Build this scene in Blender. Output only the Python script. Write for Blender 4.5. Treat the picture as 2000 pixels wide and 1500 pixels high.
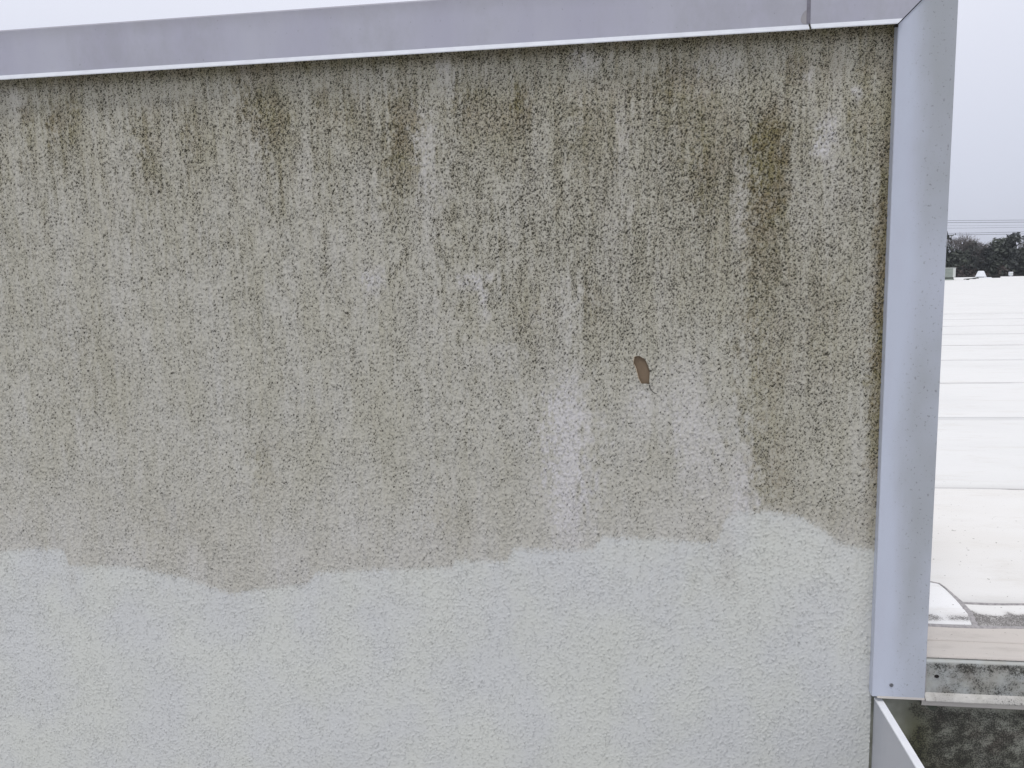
import bpy, bmesh, math, random
import numpy as np
from mathutils import Vector, Matrix

for o in list(bpy.data.objects):
    bpy.data.objects.remove(o, do_unlink=True)
scene = bpy.context.scene
COL = scene.collection
rad = math.radians

# ------------------------------------------------------------------ camera
cam_data = bpy.data.cameras.new('camera')
cam_data.sensor_width = 36.0
cam_data.lens = 36.0 * 1564.34 / 2000.0
cam_data.clip_start = 0.05
cam_data.clip_end = 3000.0
cam = bpy.data.objects.new('camera', cam_data)
COL.objects.link(cam)
CR = Vector((0.99073352, 0.13384452, -0.02308121))
CU = Vector((0.00486816, 0.13483635, 0.99085592))
CF = Vector((-0.13573282, 0.98178654, -0.13293532))
m = Matrix((CR, CU, -CF)).transposed().to_4x4()
m.translation = Vector((0.0, -2.0, 0.8651))
cam.matrix_world = m
scene.camera = cam

# ------------------------------------------------------------------ world: overcast sky
SUN_ELEV, SUN_AZ = rad(66), rad(-14)      # azimuth measured from the wall's outward normal, towards the left
sdir = Vector((math.sin(SUN_AZ) * math.cos(SUN_ELEV), -math.cos(SUN_AZ) * math.cos(SUN_ELEV), math.sin(SUN_ELEV)))
world = bpy.data.worlds.new('World')
scene.world = world
world.use_nodes = True
wn, wl = world.node_tree.nodes, world.node_tree.links
wn.clear()
w_out = wn.new('ShaderNodeOutputWorld')
w_bg = wn.new('ShaderNodeBackground')
w_bg.inputs['Strength'].default_value = 0.1
w_sky = wn.new('ShaderNodeTexSky')
w_sky.sky_type = 'NISHITA'
w_sky.sun_disc = False
w_sky.sun_elevation = SUN_ELEV
w_sky.sun_rotation = math.atan2(sdir.x, sdir.y)
w_tc = wn.new('ShaderNodeTexCoord')
w_sep = wn.new('ShaderNodeSeparateXYZ')
wl.new(w_tc.outputs['Generated'], w_sep.inputs[0])
w_noise = wn.new('ShaderNodeTexNoise')
w_noise.inputs['Scale'].default_value = 2.2
w_noise.inputs['Detail'].default_value = 4.0
wl.new(w_tc.outputs['Generated'], w_noise.inputs['Vector'])
w_add = wn.new('ShaderNodeMath'); w_add.operation = 'MULTIPLY_ADD'
w_add.inputs[1].default_value = 0.10
wl.new(w_noise.outputs['Fac'], w_add.inputs[0])
wl.new(w_sep.outputs['Z'], w_add.inputs[2])
w_ramp = wn.new('ShaderNodeValToRGB')
wl.new(w_add.outputs[0], w_ramp.inputs['Fac'])
els = w_ramp.color_ramp.elements
els[0].position = 0.02; els[0].color = (0.585, 0.610, 0.735, 1)
els[1].position = 0.14; els[1].color = (0.720, 0.750, 0.870, 1)
e = els.new(0.36); e.color = (0.920, 0.940, 1.05, 1)
e = els.new(1.0); e.color = (1.02, 1.02, 1.05, 1)
w_mul = wn.new('ShaderNodeVectorMath'); w_mul.operation = 'SCALE'
w_mul.inputs['Scale'].default_value = 9.3
wl.new(w_ramp.outputs['Color'], w_mul.inputs[0])
w_mix = wn.new('ShaderNodeMixRGB')
w_mix.inputs['Fac'].default_value = 0.94        # closed cloud cover over the clear sky
wl.new(w_sky.outputs['Color'], w_mix.inputs['Color1'])
wl.new(w_mul.outputs[0], w_mix.inputs['Color2'])
wl.new(w_mix.outputs[0], w_bg.inputs['Color'])
wl.new(w_bg.outputs[0], w_out.inputs['Surface'])

# ------------------------------------------------------------------ sun through the cloud
sun_data = bpy.data.lights.new('sun', 'SUN')
sun_data.energy = 1.0
sun_data.angle = rad(14)
sun_data.color = (1.0, 0.97, 0.93)
sun = bpy.data.objects.new('sun', sun_data)
COL.objects.link(sun)
sun.rotation_euler = sdir.to_track_quat('Z', 'Y').to_euler()
sun.location = (0, -6, 8)

vs = scene.view_settings
vs.view_transform = 'Standard'
vs.look = 'None'
vs.exposure = 0.0
vs.gamma = 1.0
vs.use_curve_mapping = False

# ------------------------------------------------------------------ helpers
def srgb(r, g, b):
    f = lambda c: ((c / 255 + 0.055) / 1.055) ** 2.4 if c > 10 else c / 255 / 12.92
    return (f(r), f(g), f(b), 1.0)

def tag(o, label=None, cat=None, group=None, kind=None):
    if label: o['label'] = label
    if cat: o['category'] = cat
    if group: o['group'] = group
    if kind: o['kind'] = kind
    return o

def thing(name, loc, label, cat, group=None):
    o = bpy.data.objects.new(name, None)
    o.empty_display_size = 0.1
    o.location = loc
    COL.objects.link(o)
    return tag(o, label, cat, group)

def world_loc(o):
    p = Vector(o.location)
    return p

def link(name, mesh, mat, parent=None):
    """A mesh given in world coordinates; parented without moving it."""
    o = bpy.data.objects.new(name, mesh)
    COL.objects.link(o)
    if mat is not None and not mesh.materials:
        mesh.materials.append(mat)
    if parent is not None:
        o.parent = parent
        if parent.type == 'EMPTY':
            o.matrix_parent_inverse = Matrix.Translation(-Vector(parent.location))
    return o

def from_bm(name, bm, mat, parent=None, smooth=False):
    me = bpy.data.meshes.new(name)
    bmesh.ops.recalc_face_normals(bm, faces=bm.faces[:])
    bm.to_mesh(me); bm.free()
    if smooth:
        me.polygons.foreach_set('use_smooth', np.ones(len(me.polygons), bool))
    return link(name, me, mat, parent)

def arrays_mesh(name, V, F, smooth=False):
    """V (n,3), F (m,k) -> mesh, all faces of k corners."""
    V = np.asarray(V, np.float32); F = np.asarray(F, np.int32)
    me = bpy.data.meshes.new(name)
    me.vertices.add(len(V)); me.vertices.foreach_set('co', V.ravel())
    k = F.shape[1]
    me.loops.add(F.size); me.loops.foreach_set('vertex_index', F.ravel())
    me.polygons.add(len(F))
    me.polygons.foreach_set('loop_start', np.arange(0, F.size, k, dtype=np.int32))
    me.polygons.foreach_set('loop_total', np.full(len(F), k, np.int32))
    if smooth:
        me.polygons.foreach_set('use_smooth', np.ones(len(F), bool))
    me.update(calc_edges=True)
    return me

def grid_faces(nx, nz):
    i = np.arange(nz - 1)[:, None] * nx + np.arange(nx - 1)[None, :]
    return np.stack([i, i + 1, i + 1 + nx, i + nx], -1).reshape(-1, 4)

def set_attr(me, name, arr):
    a = me.attributes.new(name, 'FLOAT', 'POINT')
    a.data.foreach_set('value', np.asarray(arr, np.float32).ravel())

def box(bm, x0, x1, y0, y1, z0, z1, bevel=0.0):
    vs_ = [bm.verts.new(p) for p in ((x0,y0,z0),(x1,y0,z0),(x1,y1,z0),(x0,y1,z0),(x0,y0,z1),(x1,y0,z1),(x1,y1,z1),(x0,y1,z1))]
    fs = [bm.faces.new([vs_[i] for i in f]) for f in ((0,3,2,1),(4,5,6,7),(0,1,5,4),(1,2,6,5),(2,3,7,6),(3,0,4,7))]
    if bevel:
        ed = list({e for f in fs for e in f.edges})
        bmesh.ops.bevel(bm, geom=ed, offset=bevel, segments=2, affect='EDGES', profile=0.5)
    return fs

def profile_x(bm, prof, x0, x1, shear=None):
    """Closed (y,z) profile swept along x; shear(y,z,end) may offset the end in x (mitres)."""
    A, B = [], []
    for (y, z) in prof:
        A.append(bm.verts.new((x0 + (shear(y, z, 0) if shear else 0), y, z)))
        B.append(bm.verts.new((x1 + (shear(y, z, 1) if shear else 0), y, z)))
    n = len(prof)
    for i in range(n):
        j = (i + 1) % n
        bm.faces.new((A[i], A[j], B[j], B[i]))
    bm.faces.new(A[::-1]); bm.faces.new(B)

def prism_y(bm, poly, y0, y1):
    """Polygon in (x,z) given thickness from y0 (front) to y1."""
    A = [bm.verts.new((x, y0, z)) for x, z in poly]
    B = [bm.verts.new((x, y1, z)) for x, z in poly]
    n = len(poly)
    bm.faces.new(A); bm.faces.new(B[::-1])
    for i in range(n):
        j = (i + 1) % n
        bm.faces.new((A[j], A[i], B[i], B[j]))

def tube(bm, pts, r, seg=6, r1=None):
    rings = []
    n = len(pts)
    for k, p in enumerate(pts):
        p = Vector(p)
        d = (Vector(pts[min(k + 1, n - 1)]) - Vector(pts[max(k - 1, 0)])).normalized()
        a = d.orthogonal().normalized() if k == 0 else (pa - d * pa.dot(d)).normalized()
        pa = a
        b = d.cross(a)
        rr = r if r1 is None else r + (r1 - r) * k / (n - 1)
        rings.append([bm.verts.new(p + (a * math.cos(t) + b * math.sin(t)) * rr) for t in [2 * math.pi * s / seg for s in range(seg)]])
    for q0, q1 in zip(rings, rings[1:]):
        for s in range(seg):
            bm.faces.new((q0[s], q0[(s + 1) % seg], q1[(s + 1) % seg], q1[s]))
    bm.faces.new(rings[0][::-1]); bm.faces.new(rings[-1])

# ---- node helper
class N:
    def __init__(s, name, rough=0.7, spec=0.3, metal=0.0):
        s.m = bpy.data.materials.new(name); s.m.use_nodes = True
        s.t = s.m.node_tree; s.t.nodes.clear()
        s.o = s.t.nodes.new('ShaderNodeOutputMaterial')
        s.b = s.t.nodes.new('ShaderNodeBsdfPrincipled')
        s.t.links.new(s.b.outputs[0], s.o.inputs[0])
        s.b.inputs['Roughness'].default_value = rough
        s.b.inputs['Specular IOR Level'].default_value = spec
        s.b.inputs['Metallic'].default_value = metal
        s._tc = None
    def put(s, sock, v):
        if isinstance(v, (int, float)): sock.default_value = v
        elif isinstance(v, (tuple, list)): sock.default_value = v
        else: s.t.links.new(v, sock)
    def coord(s, scale=(1, 1, 1)):
        if s._tc is None: s._tc = s.t.nodes.new('ShaderNodeTexCoord')
        mp = s.t.nodes.new('ShaderNodeMapping')
        mp.inputs['Scale'].default_value = scale
        s.t.links.new(s._tc.outputs['Object'], mp.inputs[0])
        return mp.outputs[0]
    def noise(s, scale, detail=3, rough=0.55, stretch=(1, 1, 1), dist=0.0):
        n = s.t.nodes.new('ShaderNodeTexNoise')
        n.inputs['Scale'].default_value = scale; n.inputs['Detail'].default_value = detail
        n.inputs['Roughness'].default_value = rough; n.inputs['Distortion'].default_value = dist
        s.t.links.new(s.coord(stretch), n.inputs['Vector'])
        return n.outputs['Fac']
    def attr(s, name):
        a = s.t.nodes.new('ShaderNodeAttribute'); a.attribute_name = name
        return a.outputs['Fac']
    def math(s, op, a, b=0.0, c=0.0, clamp=False):
        n = s.t.nodes.new('ShaderNodeMath'); n.operation = op; n.use_clamp = clamp
        s.put(n.inputs[0], a); s.put(n.inputs[1], b); s.put(n.inputs[2], c)
        return n.outputs[0]
    def step(s, v, lo, hi, to0=0.0, to1=1.0):
        n = s.t.nodes.new('ShaderNodeMapRange'); n.interpolation_type = 'SMOOTHSTEP'
        s.put(n.inputs['Value'], v); s.put(n.inputs['From Min'], lo); s.put(n.inputs['From Max'], hi)
        s.put(n.inputs['To Min'], to0); s.put(n.inputs['To Max'], to1)
        return n.outputs[0]
    def mix(s, f, a, b, mode='MIX'):
        n = s.t.nodes.new('ShaderNodeMixRGB'); n.blend_type = mode
        s.put(n.inputs[0], f); s.put(n.inputs[1], a); s.put(n.inputs[2], b)
        return n.outputs[0]
    def sep(s):
        n = s.t.nodes.new('ShaderNodeSeparateXYZ'); s.t.links.new(s.coord(), n.inputs[0])
        return n.outputs
    def bump(s, h, strength=0.5, dist=0.01):
        n = s.t.nodes.new('ShaderNodeBump'); n.inputs['Strength'].default_value = strength
        n.inputs['Distance'].default_value = dist
        s.put(n.inputs['Height'], h); s.t.links.new(n.outputs[0], s.b.inputs['Normal'])
    def color(s, c): s.put(s.b.inputs['Base Color'], c)
    def rough(s, c): s.put(s.b.inputs['Roughness'], c)

rng = np.random.default_rng(7)
random.seed(7)

def field(nz, nx, pitch, lo, hi, stretch_x=1.0, seed=0):
    """Band-limited random field, unit variance. lo..hi are wavelengths in metres; stretch_x>1 elongates along x."""
    r = np.random.default_rng(seed)
    w = np.fft.rfft2(r.standard_normal((nz, nx)))
    fz = np.fft.fftfreq(nz, pitch)[:, None]
    fx = np.fft.rfftfreq(nx, pitch)[None, :] * stretch_x
    k = np.sqrt(fz ** 2 + fx ** 2)
    g = np.exp(-(k * lo) ** 2 * 0.6) * (1 - np.exp(-(k * hi) ** 2 * 0.6))
    f = np.fft.irfft2(w * g, s=(nz, nx))
    return (f - f.mean()) / f.std()
def sm(t): 
    t = np.clip(t, 0, 1); return t * t * (3 - 2 * t)

# ================================================================== MATERIALS
def mat_stucco():
    s = N('stucco_paint', 0.75, 0.25)
    mil, oli, pal, cln, cre = [s.attr(k) for k in ('mil', 'oli', 'pal', 'cln', 'cre')]
    blot = s.noise(9, 4, 0.6, (1, 1, 0.35))
    fine = s.noise(400, 2, 0.6, (0.85, 1, 1.35))
    mid = s.noise(70, 3, 0.6, (1, 1, 1.1))
    old = s.mix(s.step(blot, 0.3, 0.7), OLD_A, OLD_B)
    old = s.mix(s.math('MULTIPLY', mil, 0.8, clamp=True), old, OLD_DIRTY)
    brown = s.mix(s.step(s.noise(14, 2), 0.35, 0.65), OLIVE_C, BROWN_C)
    old = s.mix(s.math('MULTIPLY', oli, 0.62, clamp=True), old, brown)
    old = s.mix(s.math('MULTIPLY', pal, 0.8, clamp=True), old, PALE_C)
    # black mould specks, thicker with the broad film, plus painted shade under the bumps
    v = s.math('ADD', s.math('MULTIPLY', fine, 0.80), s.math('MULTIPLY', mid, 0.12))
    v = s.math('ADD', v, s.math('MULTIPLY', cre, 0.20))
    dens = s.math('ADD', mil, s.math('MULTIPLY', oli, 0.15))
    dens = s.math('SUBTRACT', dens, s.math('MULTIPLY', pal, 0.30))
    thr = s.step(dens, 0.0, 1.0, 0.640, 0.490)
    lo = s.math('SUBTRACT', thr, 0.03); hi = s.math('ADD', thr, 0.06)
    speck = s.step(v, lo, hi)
    old = s.mix(s.math('MULTIPLY', speck, SPECK), old, MOULD_SHADE_C)
    new = s.mix(s.step(s.noise(5, 3, 0.5, (1, 1, 0.7)), 0.35, 0.65), NEW_A, NEW_B)
    new = s.mix(s.math('MULTIPLY', s.step(blot, 0.5, 0.75), 0.25), new, NEW_C)
    new = s.mix(s.math('MULTIPLY', oli, 0.35, clamp=True), new, OLD_B)
    spk2 = s.math('MULTIPLY', s.step(s.math('ADD', v, s.math('MULTIPLY', mil, 0.06)), 0.62, 0.72), 0.45)
    new = s.mix(spk2, new, NEW_SPECK)  # specks in the fresh coat paint the shade below its bumps
    s.color(s.mix(cln, old, new))
    s.rough(s.step(cln, 0, 1, 0.85, 0.55))
    s.bump(s.noise(320, 2, 0.6), 0.5, 0.0010)
    return s.m
OLD_A, OLD_B, OLD_DIRTY = srgb(197, 196, 191), srgb(189, 187, 176), srgb(173, 169, 150)
OLIVE_C, BROWN_C, PALE_C, MOULD_SHADE_C = srgb(126, 117, 68), srgb(130, 115, 80), srgb(206, 204, 204), srgb(32, 29, 19)
NEW_A, NEW_B, NEW_C, NEW_SPECK = srgb(204, 206, 206), srgb(207, 209, 204), srgb(203, 205, 195), srgb(140, 138, 124)
SPECK = 0.9

def mat_metal(name, base, base2, side=None, rough=0.42):
    s = N(name, rough, 0.45)
    c = s.mix(s.step(s.noise(6, 4, 0.6, (1, 1, 0.3)), 0.35, 0.7), base, base2)
    spk = s.step(s.noise(140, 2, 0.5), 0.70, 0.76)
    if side is not None:
        X = s.sep()[0]
        dirt = s.step(s.math('ADD', X, s.math('MULTIPLY', s.math('SUBTRACT', s.noise(5, 5, 0.65, (1, 1, 0.25)), 0.5), 0.12)), side - 0.03, side + 0.03)
        film = s.math('MULTIPLY', dirt, s.step(s.noise(3, 4, 0.6, (1, 1, 0.6)), 0.25, 0.7, 0.15, 0.9))
        c = s.mix(film, c, srgb(158, 162, 166))
        spk = s.math('MULTIPLY', s.step(s.noise(150, 3, 0.55), 0.62, 0.70), s.math('ADD', s.math('MULTIPLY', dirt, 0.5), 0.05))
        c = s.mix(spk, c, srgb(104, 104, 106))
    else:
        Z = s.sep()[2]
        g = s.math('MULTIPLY', s.step(s.math('ADD', Z, s.math('MULTIPLY', s.noise(12, 4, 0.7), 0.05)), 1.50, 1.57), 0.5)
        c = s.mix(g, c, srgb(140, 138, 142))
        c = s.mix(s.math('MULTIPLY', s.step(s.noise(3.0, 6, 0.75, (1, 1, 0.6)), 0.46, 0.68), 0.5), c, srgb(156, 156, 163))
        c = s.mix(s.math('MULTIPLY', spk, 0.35), c, srgb(90, 90, 95))
    s.color(c)
    s.rough(s.step(s.noise(30, 3), 0.3, 0.7, rough - 0.06, rough + 0.1))
    s.bump(s.noise(3.5, 3, 0.55), 0.22, 0.02)
    return s.m

def plain(name, c1, c2, scale=20, rough=0.7, spec=0.3, stretch=(1, 1, 1), bump=0.0):
    s = N(name, rough, spec)
    f = s.noise(scale, 4, 0.6, stretch)
    s.color(s.mix(s.step(f, 0.35, 0.68), c1, c2))
    if bump: s.bump(f, bump, 0.01)
    return s.m

M = {}
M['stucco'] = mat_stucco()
M['coping'] = mat_metal('coping_metal', srgb(172, 172, 187), srgb(178, 179, 191))
M['trim'] = mat_metal('trim_metal', srgb(190, 197, 212), srgb(186, 191, 206), side=0.675)
M['hem'] = plain('hem_skylit_metal', srgb(222, 226, 232), srgb(214, 217, 224), 30, 0.4, 0.45)  # paler than the coping: sky light on the sloped hem put in the colour
M['steel'] = plain('screw_steel', srgb(120, 122, 128), srgb(90, 92, 96), 300, 0.35, 0.6)
M['sealant'] = plain('grey_sealant', srgb(176, 172, 172), srgb(150, 147, 148), 90, 0.7, 0.2, bump=0.3)
M['seam'] = plain('seam_edge', srgb(212, 211, 211), srgb(192, 190, 191), 4, 0.8, 0.2)
M['dark'] = plain('dark_gap', srgb(50, 48, 46), srgb(38, 36, 36), 60, 0.9, 0.1)
M['substrate'] = plain('brown_board', srgb(130, 114, 96), srgb(122, 107, 90), 60, 0.9, 0.1, (1, 1, 0.3))
M['core'] = plain('rough_render', srgb(188, 186, 180), srgb(176, 174, 166), 12, 0.85, 0.2)

def mat_membrane(name, a, b, dirt_attr=False, tone=None):
    s = N(name, 0.8, 0.12)
    c = s.mix(s.step(s.noise(1.6, 5, 0.62, (0.35, 1, 1)), 0.38, 0.72), a, b)
    c = s.mix(s.math('MULTIPLY', s.step(s.noise(9, 5, 0.72, (0.3, 1, 1)), 0.50, 0.72), 0.5 if tone else 0.35), c, tone or srgb(205, 200, 192))
    c = s.mix(s.math('MULTIPLY', s.step(s.noise(90, 2, 0.5), 0.70, 0.75), 0.6), c, srgb(120, 112, 104))
    if dirt_attr:
        d = s.attr('dirt')
        v = s.math('ADD', s.noise(330, 3, 0.7), s.math('MULTIPLY', s.math('SUBTRACT', s.noise(40, 3, 0.6), 0.5), 0.35))
        thr = s.step(d, 0.0, 1.0, 0.80, 0.43)
        k = s.step(v, s.math('SUBTRACT', thr, 0.08), s.math('ADD', thr, 0.08))
        c = s.mix(s.math('MULTIPLY', d, 0.45, clamp=True), c, srgb(150, 144, 140))
        c = s.mix(s.math('MULTIPLY', k, 0.75), c, srgb(66, 61, 60))
    s.color(c)
    s.bump(s.noise(3.0, 3, 0.5, (0.6, 1, 1)), 0.25, 0.03)
    return s.m
M['mem'] = mat_membrane('white_membrane', srgb(229, 229, 228), srgb(223, 223, 222))
M['memd'] = mat_membrane('white_membrane_dirty', srgb(232, 231, 229), srgb(224, 221, 216), True)
M['memp'] = mat_membrane('patch_membrane', srgb(240, 240, 240), srgb(236, 236, 235), True)
M['beige'] = mat_membrane('beige_membrane', srgb(209, 202, 195), srgb(196, 193, 188), True, srgb(174, 168, 161))

def mat_mildew(name, base, base2, patchy=True):
    """Painted metal or render under black and green mildew; broad amount from the 'mil' and 'oli' attributes."""
    s = N(name, 0.7, 0.3)
    mil, oli = s.attr('mil'), s.attr('oli')
    c = s.mix(s.step(s.noise(16, 3), 0.35, 0.65), base, base2)
    mid = s.noise(26, 5, 0.72)
    fine = s.noise(300, 3, 0.65)
    film = s.math('MULTIPLY', mil, s.step(mid, 0.32, 0.62, 0.25, 1.0), clamp=True)
    c = s.mix(s.math('MULTIPLY', film, 0.72), c, srgb(70, 68, 58))
    c = s.mix(s.math('MULTIPLY', s.math('MULTIPLY', film, s.step(s.noise(11, 2), 0.5, 0.66)), 0.5), c, srgb(96, 84, 78))
    c = s.mix(s.math('MULTIPLY', oli, 0.85, clamp=True), c, srgb(72, 72, 44))
    v = s.math('ADD', s.math('MULTIPLY', fine, 0.6), s.math('MULTIPLY', mid, 0.4))
    thr = s.step(mil, 0.0, 1.0, 0.68, 0.47)
    k = s.step(v, s.math('SUBTRACT', thr, 0.05), s.math('ADD', thr, 0.08))
    c = s.mix(s.math('MULTIPLY', k, 0.85), c, srgb(34, 34, 32))
    s.color(c)
    s.bump(fine, 0.2, 0.003)
    return s.m
M['mild'] = mat_mildew('mildewed_wall_paint', srgb(146, 148, 139), srgb(128, 130, 120))
M['fascia'] = mat_mildew('mildewed_fascia_paint', srgb(188, 192, 192), srgb(180, 180, 174))
M['lip'] = mat_mildew('fascia_lip_skylit_paint', srgb(226, 224, 220), srgb(218, 216, 210))  # lighter base than the fascia, painting the sky caught by the kicked lip
M['flange'] = plain('flange_paint', srgb(186, 182, 178), srgb(196, 192, 186), 18, 0.6, 0.3, (0.3, 1, 1))
M['side'] = plain('side_panel_paint', srgb(188, 190, 196), srgb(180, 183, 190), 9, 0.5, 0.35, (1, 1, 0.4))
M['sidetop'] = plain('side_flange_paint', srgb(236, 238, 242), srgb(228, 230, 236), 25, 0.45, 0.4)

# ================================================================== SETTING
# --- ground far below and the lower flat roof on this side of the wall
def sheet(name, x0, x1, y0, y1, z, mat, nx=2, ny=2):
    X, Y = np.meshgrid(np.linspace(x0, x1, nx), np.linspace(y0, y1, ny))
    V = np.stack([X, Y, np.full_like(X, z)], -1).reshape(-1, 3)
    return link(name, arrays_mesh(name, V, grid_faces(nx, ny)), mat)
gm = N('field_ground', 0.95, 0.1)
gm.color(gm.mix(gm.step(gm.noise(0.08, 6, 0.65), 0.4, 0.6), (0.07, 0.075, 0.04, 1), (0.11, 0.095, 0.06, 1)))
M['ground'] = gm.m
tag(sheet('ground', -1500, 1500, -1500, 1500, -8.0, M['ground'], 2, 2), kind='structure')
M['lower'] = mat_membrane('weathered_lower_membrane', srgb(206, 205, 202), srgb(190, 188, 184))
bm = bmesh.new(); box(bm, -14, 14, -9, 0.012, -0.95, -0.75)
tag(from_bm('lower_roof', bm, M['lower']), kind='structure')

# --- the big white roof behind
ROOF_X0, ROOF_X1, ROOF_Y1 = -40.0, 70.0, 64.5
def zprof(y):
    """height of the membrane near the edge: low gutter line, then up to the field of the roof"""
    y = np.asarray(y, float)
    return -0.099 + 0.099 * sm((y - 0.20) / 0.80)
bm = bmesh.new(); box(bm, ROOF_X0, ROOF_X1, 0.32, ROOF_Y1 - 0.02, -7.99, -0.125)
roof = tag(from_bm('roof', bm, M['core']), kind='structure')

def roof_sheet(name, x0, x1, y0, y1, mat, nx, ny, lift, dirt=None, wob=0.002, seed=1, edge_x=None):
    X, Y = np.meshgrid(np.linspace(x0, x1, nx), np.linspace(y0, y1, ny))
    if edge_x is not None:
        t = np.linspace(0, 1, nx)[None, :]
        a, b = edge_x(Y[:, :1])
        X = a + (b - a) * t
    Z = zprof(Y) + lift + wob * (np.sin(X * 2.1 + seed) * np.sin(Y * 5.3 + seed * 2) + 0.6 * np.sin(X * 5.7 - Y * 3 + seed))
    top = np.stack([X, Y, Z], -1).reshape(-1, 3)
    F = grid_faces(nx, ny)
    # a folded-down rim, so that the sheet has the thickness of membrane
    rim = np.concatenate([np.arange(nx), np.arange(1, ny) * nx + nx - 1, (ny - 1) * nx + np.arange(nx - 2, -1, -1), np.arange(ny - 2, 0, -1) * nx])
    low = top[rim] - np.array([0, 0, 0.002])
    n0 = len(top); k = len(rim)
    R = np.stack([rim, n0 + np.arange(k), n0 + (np.arange(k) + 1) % k, np.roll(rim, -1)], -1)
    V = np.vstack([top, low])
    me = arrays_mesh(name, V, np.vstack([F, R]), False)
    if dirt is not None:
        d = dirt(X, Y).reshape(-1)
        set_attr(me, 'dirt', np.concatenate([d, d[rim]]))
    return link(name, me, mat, roof)

def seam_bead(parent, y, x0, x1, seed, z=0.002):
    r = random.Random(seed)
    pts = []
    n = 90
    for k in range(n + 1):
        x = x0 + (x1 - x0) * (k / n) ** 1.5
        yy = y + 0.010 * math.sin(x * 1.3 + seed) + r.uniform(-0.004, 0.004)
        pts.append((x, yy, float(zprof(yy)) + z))
    b = bmesh.new(); tube(b, pts, 0.0015 + 0.00028 * y, 5)
    return from_bm('seam_sealant', b, M['seam'], parent, True)

S0 = 1.26
edges = [0.34] + [S0 + 1.524 * k for k in range(9)]
for k in range(len(edges) - 1):
    sh = roof_sheet('membrane_sheet', -6.0, 34.0, edges[k] + 0.001, edges[k + 1] + 0.08, M['mem'] if k else M['memd'],
                    60, 14, 0.0 - 0.0035 * 0, (lambda X, Y: 0.10 * sm((0.9 - Y) / 0.5)) if k == 0 else None, 0.0004, k + 1)
    sh.location.z = 0.0012 * (k % 2)
    if k:
        seam_bead(sh, edges[k], 0.78, 30.0, k, 0.0005)
far = roof_sheet('membrane_field', ROOF_X0, ROOF_X1, edges[-1] + 0.06, ROOF_Y1, M['mem'], 90, 60, 0.002, None, 0.004, 5)
far['kind'] = 'stuff'
rest = roof_sheet('membrane_field', ROOF_X0, -6.001, 0.34, edges[-1] + 0.1, M['mem'], 30, 12, -0.002, None, 0.002, 3)
rest['kind'] = 'stuff'
rest = roof_sheet('membrane_field', 34.001, ROOF_X1, 0.34, edges[-1] + 0.1, M['mem'], 30, 12, -0.002, None, 0.002, 4)
rest['kind'] = 'stuff'
bm = bmesh.new(); box(bm, ROOF_X0, ROOF_X1, ROOF_Y1 - 0.015, ROOF_Y1 + 0.05, -0.30, 0.055, 0.008)
from_bm('edge_trim', bm, M['dark'], roof)

# loose-laid edge strip, patch over the corner and the sealed seam between them
def patch_edge(Y):
    ys = [0.19, 0.235, 0.275, 0.342, 0.377, 0.411, 0.436, 0.444, 0.447]
    xs = [0.932, 0.944, 0.952, 0.951, 0.946, 0.941, 0.934, 0.925, 0.905]
    return np.interp(Y, ys, xs)
def dirt_patch(X, Y):
    return np.clip(1.0 * np.exp(-((Y - 0.236) / 0.028) ** 2) * (0.75 + 0.35 * sm((0.93 - X) / 0.10) - 0.45 * np.exp(-((X - 0.872) / 0.016) ** 2)), 0, 1)
def dirt_strip(X, Y):
    w = 0.012 * np.sin(X * 60) + 0.008 * np.sin(X * 143 + 1)
    return np.clip(1.1 * sm((0.292 + w - Y) / 0.035) * sm((Y - 0.196) / 0.012) + 0.12 * sm((0.36 - Y) / .1), 0, 1)
roof_sheet('membrane_patch', 0.745, 0.95, 0.196, 0.447, M['memp'], 40, 60, 0.0055, dirt_patch, 0.001, 2, lambda Y: (np.full_like(Y, 0.746), patch_edge(Y)))
roof_sheet('edge_strip', 0.9, 9.0, 0.190, 0.335, M['memd'], 420, 36, 0.0022, dirt_strip, 0.001, 3, lambda Y: (patch_edge(Y) - 0.004, np.full_like(Y, 9.0)))
pts = [(float(patch_edge(y)) + 0.004, float(y), float(zprof(y)) + 0.0055) for y in np.linspace(0.186, 0.446, 30)]
pts += [(x, 0.4475, float(zprof(0.4475)) + 0.003) for x in (0.895, 0.85, 0.80, 0.75)]
def ribbon(name, pts, w, h, mat, parent, seed=0):
    """flattened bead lying on the roof"""
    r = random.Random(seed); b = bmesh.new(); rows = []
    for k, p in enumerate(pts):
        p = Vector(p); d = (Vector(pts[min(k + 1, len(pts) - 1)]) - Vector(pts[max(k - 1, 0)])).normalized()
        sd = d.cross(Vector((0, 0, 1))).normalized()
        ww = (w(k / (len(pts) - 1)) if callable(w) else w) * r.uniform(0.8, 1.2)
        rows.append([b.verts.new(p + sd * (ww * t) + Vector((0, 0, hh * h))) for t, hh in ((-1, -1), (-0.7, 0.6), (0, 1), (0.7, 0.6), (1, -1))])
    for a, c in zip(rows, rows[1:]):
        for i in range(4): b.faces.new((a[i], a[i + 1], c[i + 1], c[i]))
    return from_bm(name, b, mat, parent, True)
ribbon('seam_sealant', pts, lambda t: 0.0095 if t < 0.45 else max(0.0022, 0.0095 - 0.020 * (t - 0.45)), 0.0022, M['sealant'], roof, 3)
pts = [(x, 0.336 + 0.003 * math.sin(x * 23), float(zprof(0.336)) + 0.003) for x in np.linspace(0.945, 6, 120)]
ribbon('seam_sealant', pts, 0.006, 0.002, M['sealant'], roof, 4)
pts = [(x, 0.183 + 0.003 * math.sin(x * 19), -0.0925) for x in np.linspace(0.746, 6, 120)]
ribbon('seam_sealant', pts, 0.0095, 0.003, M['sealant'], roof, 5)

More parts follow.
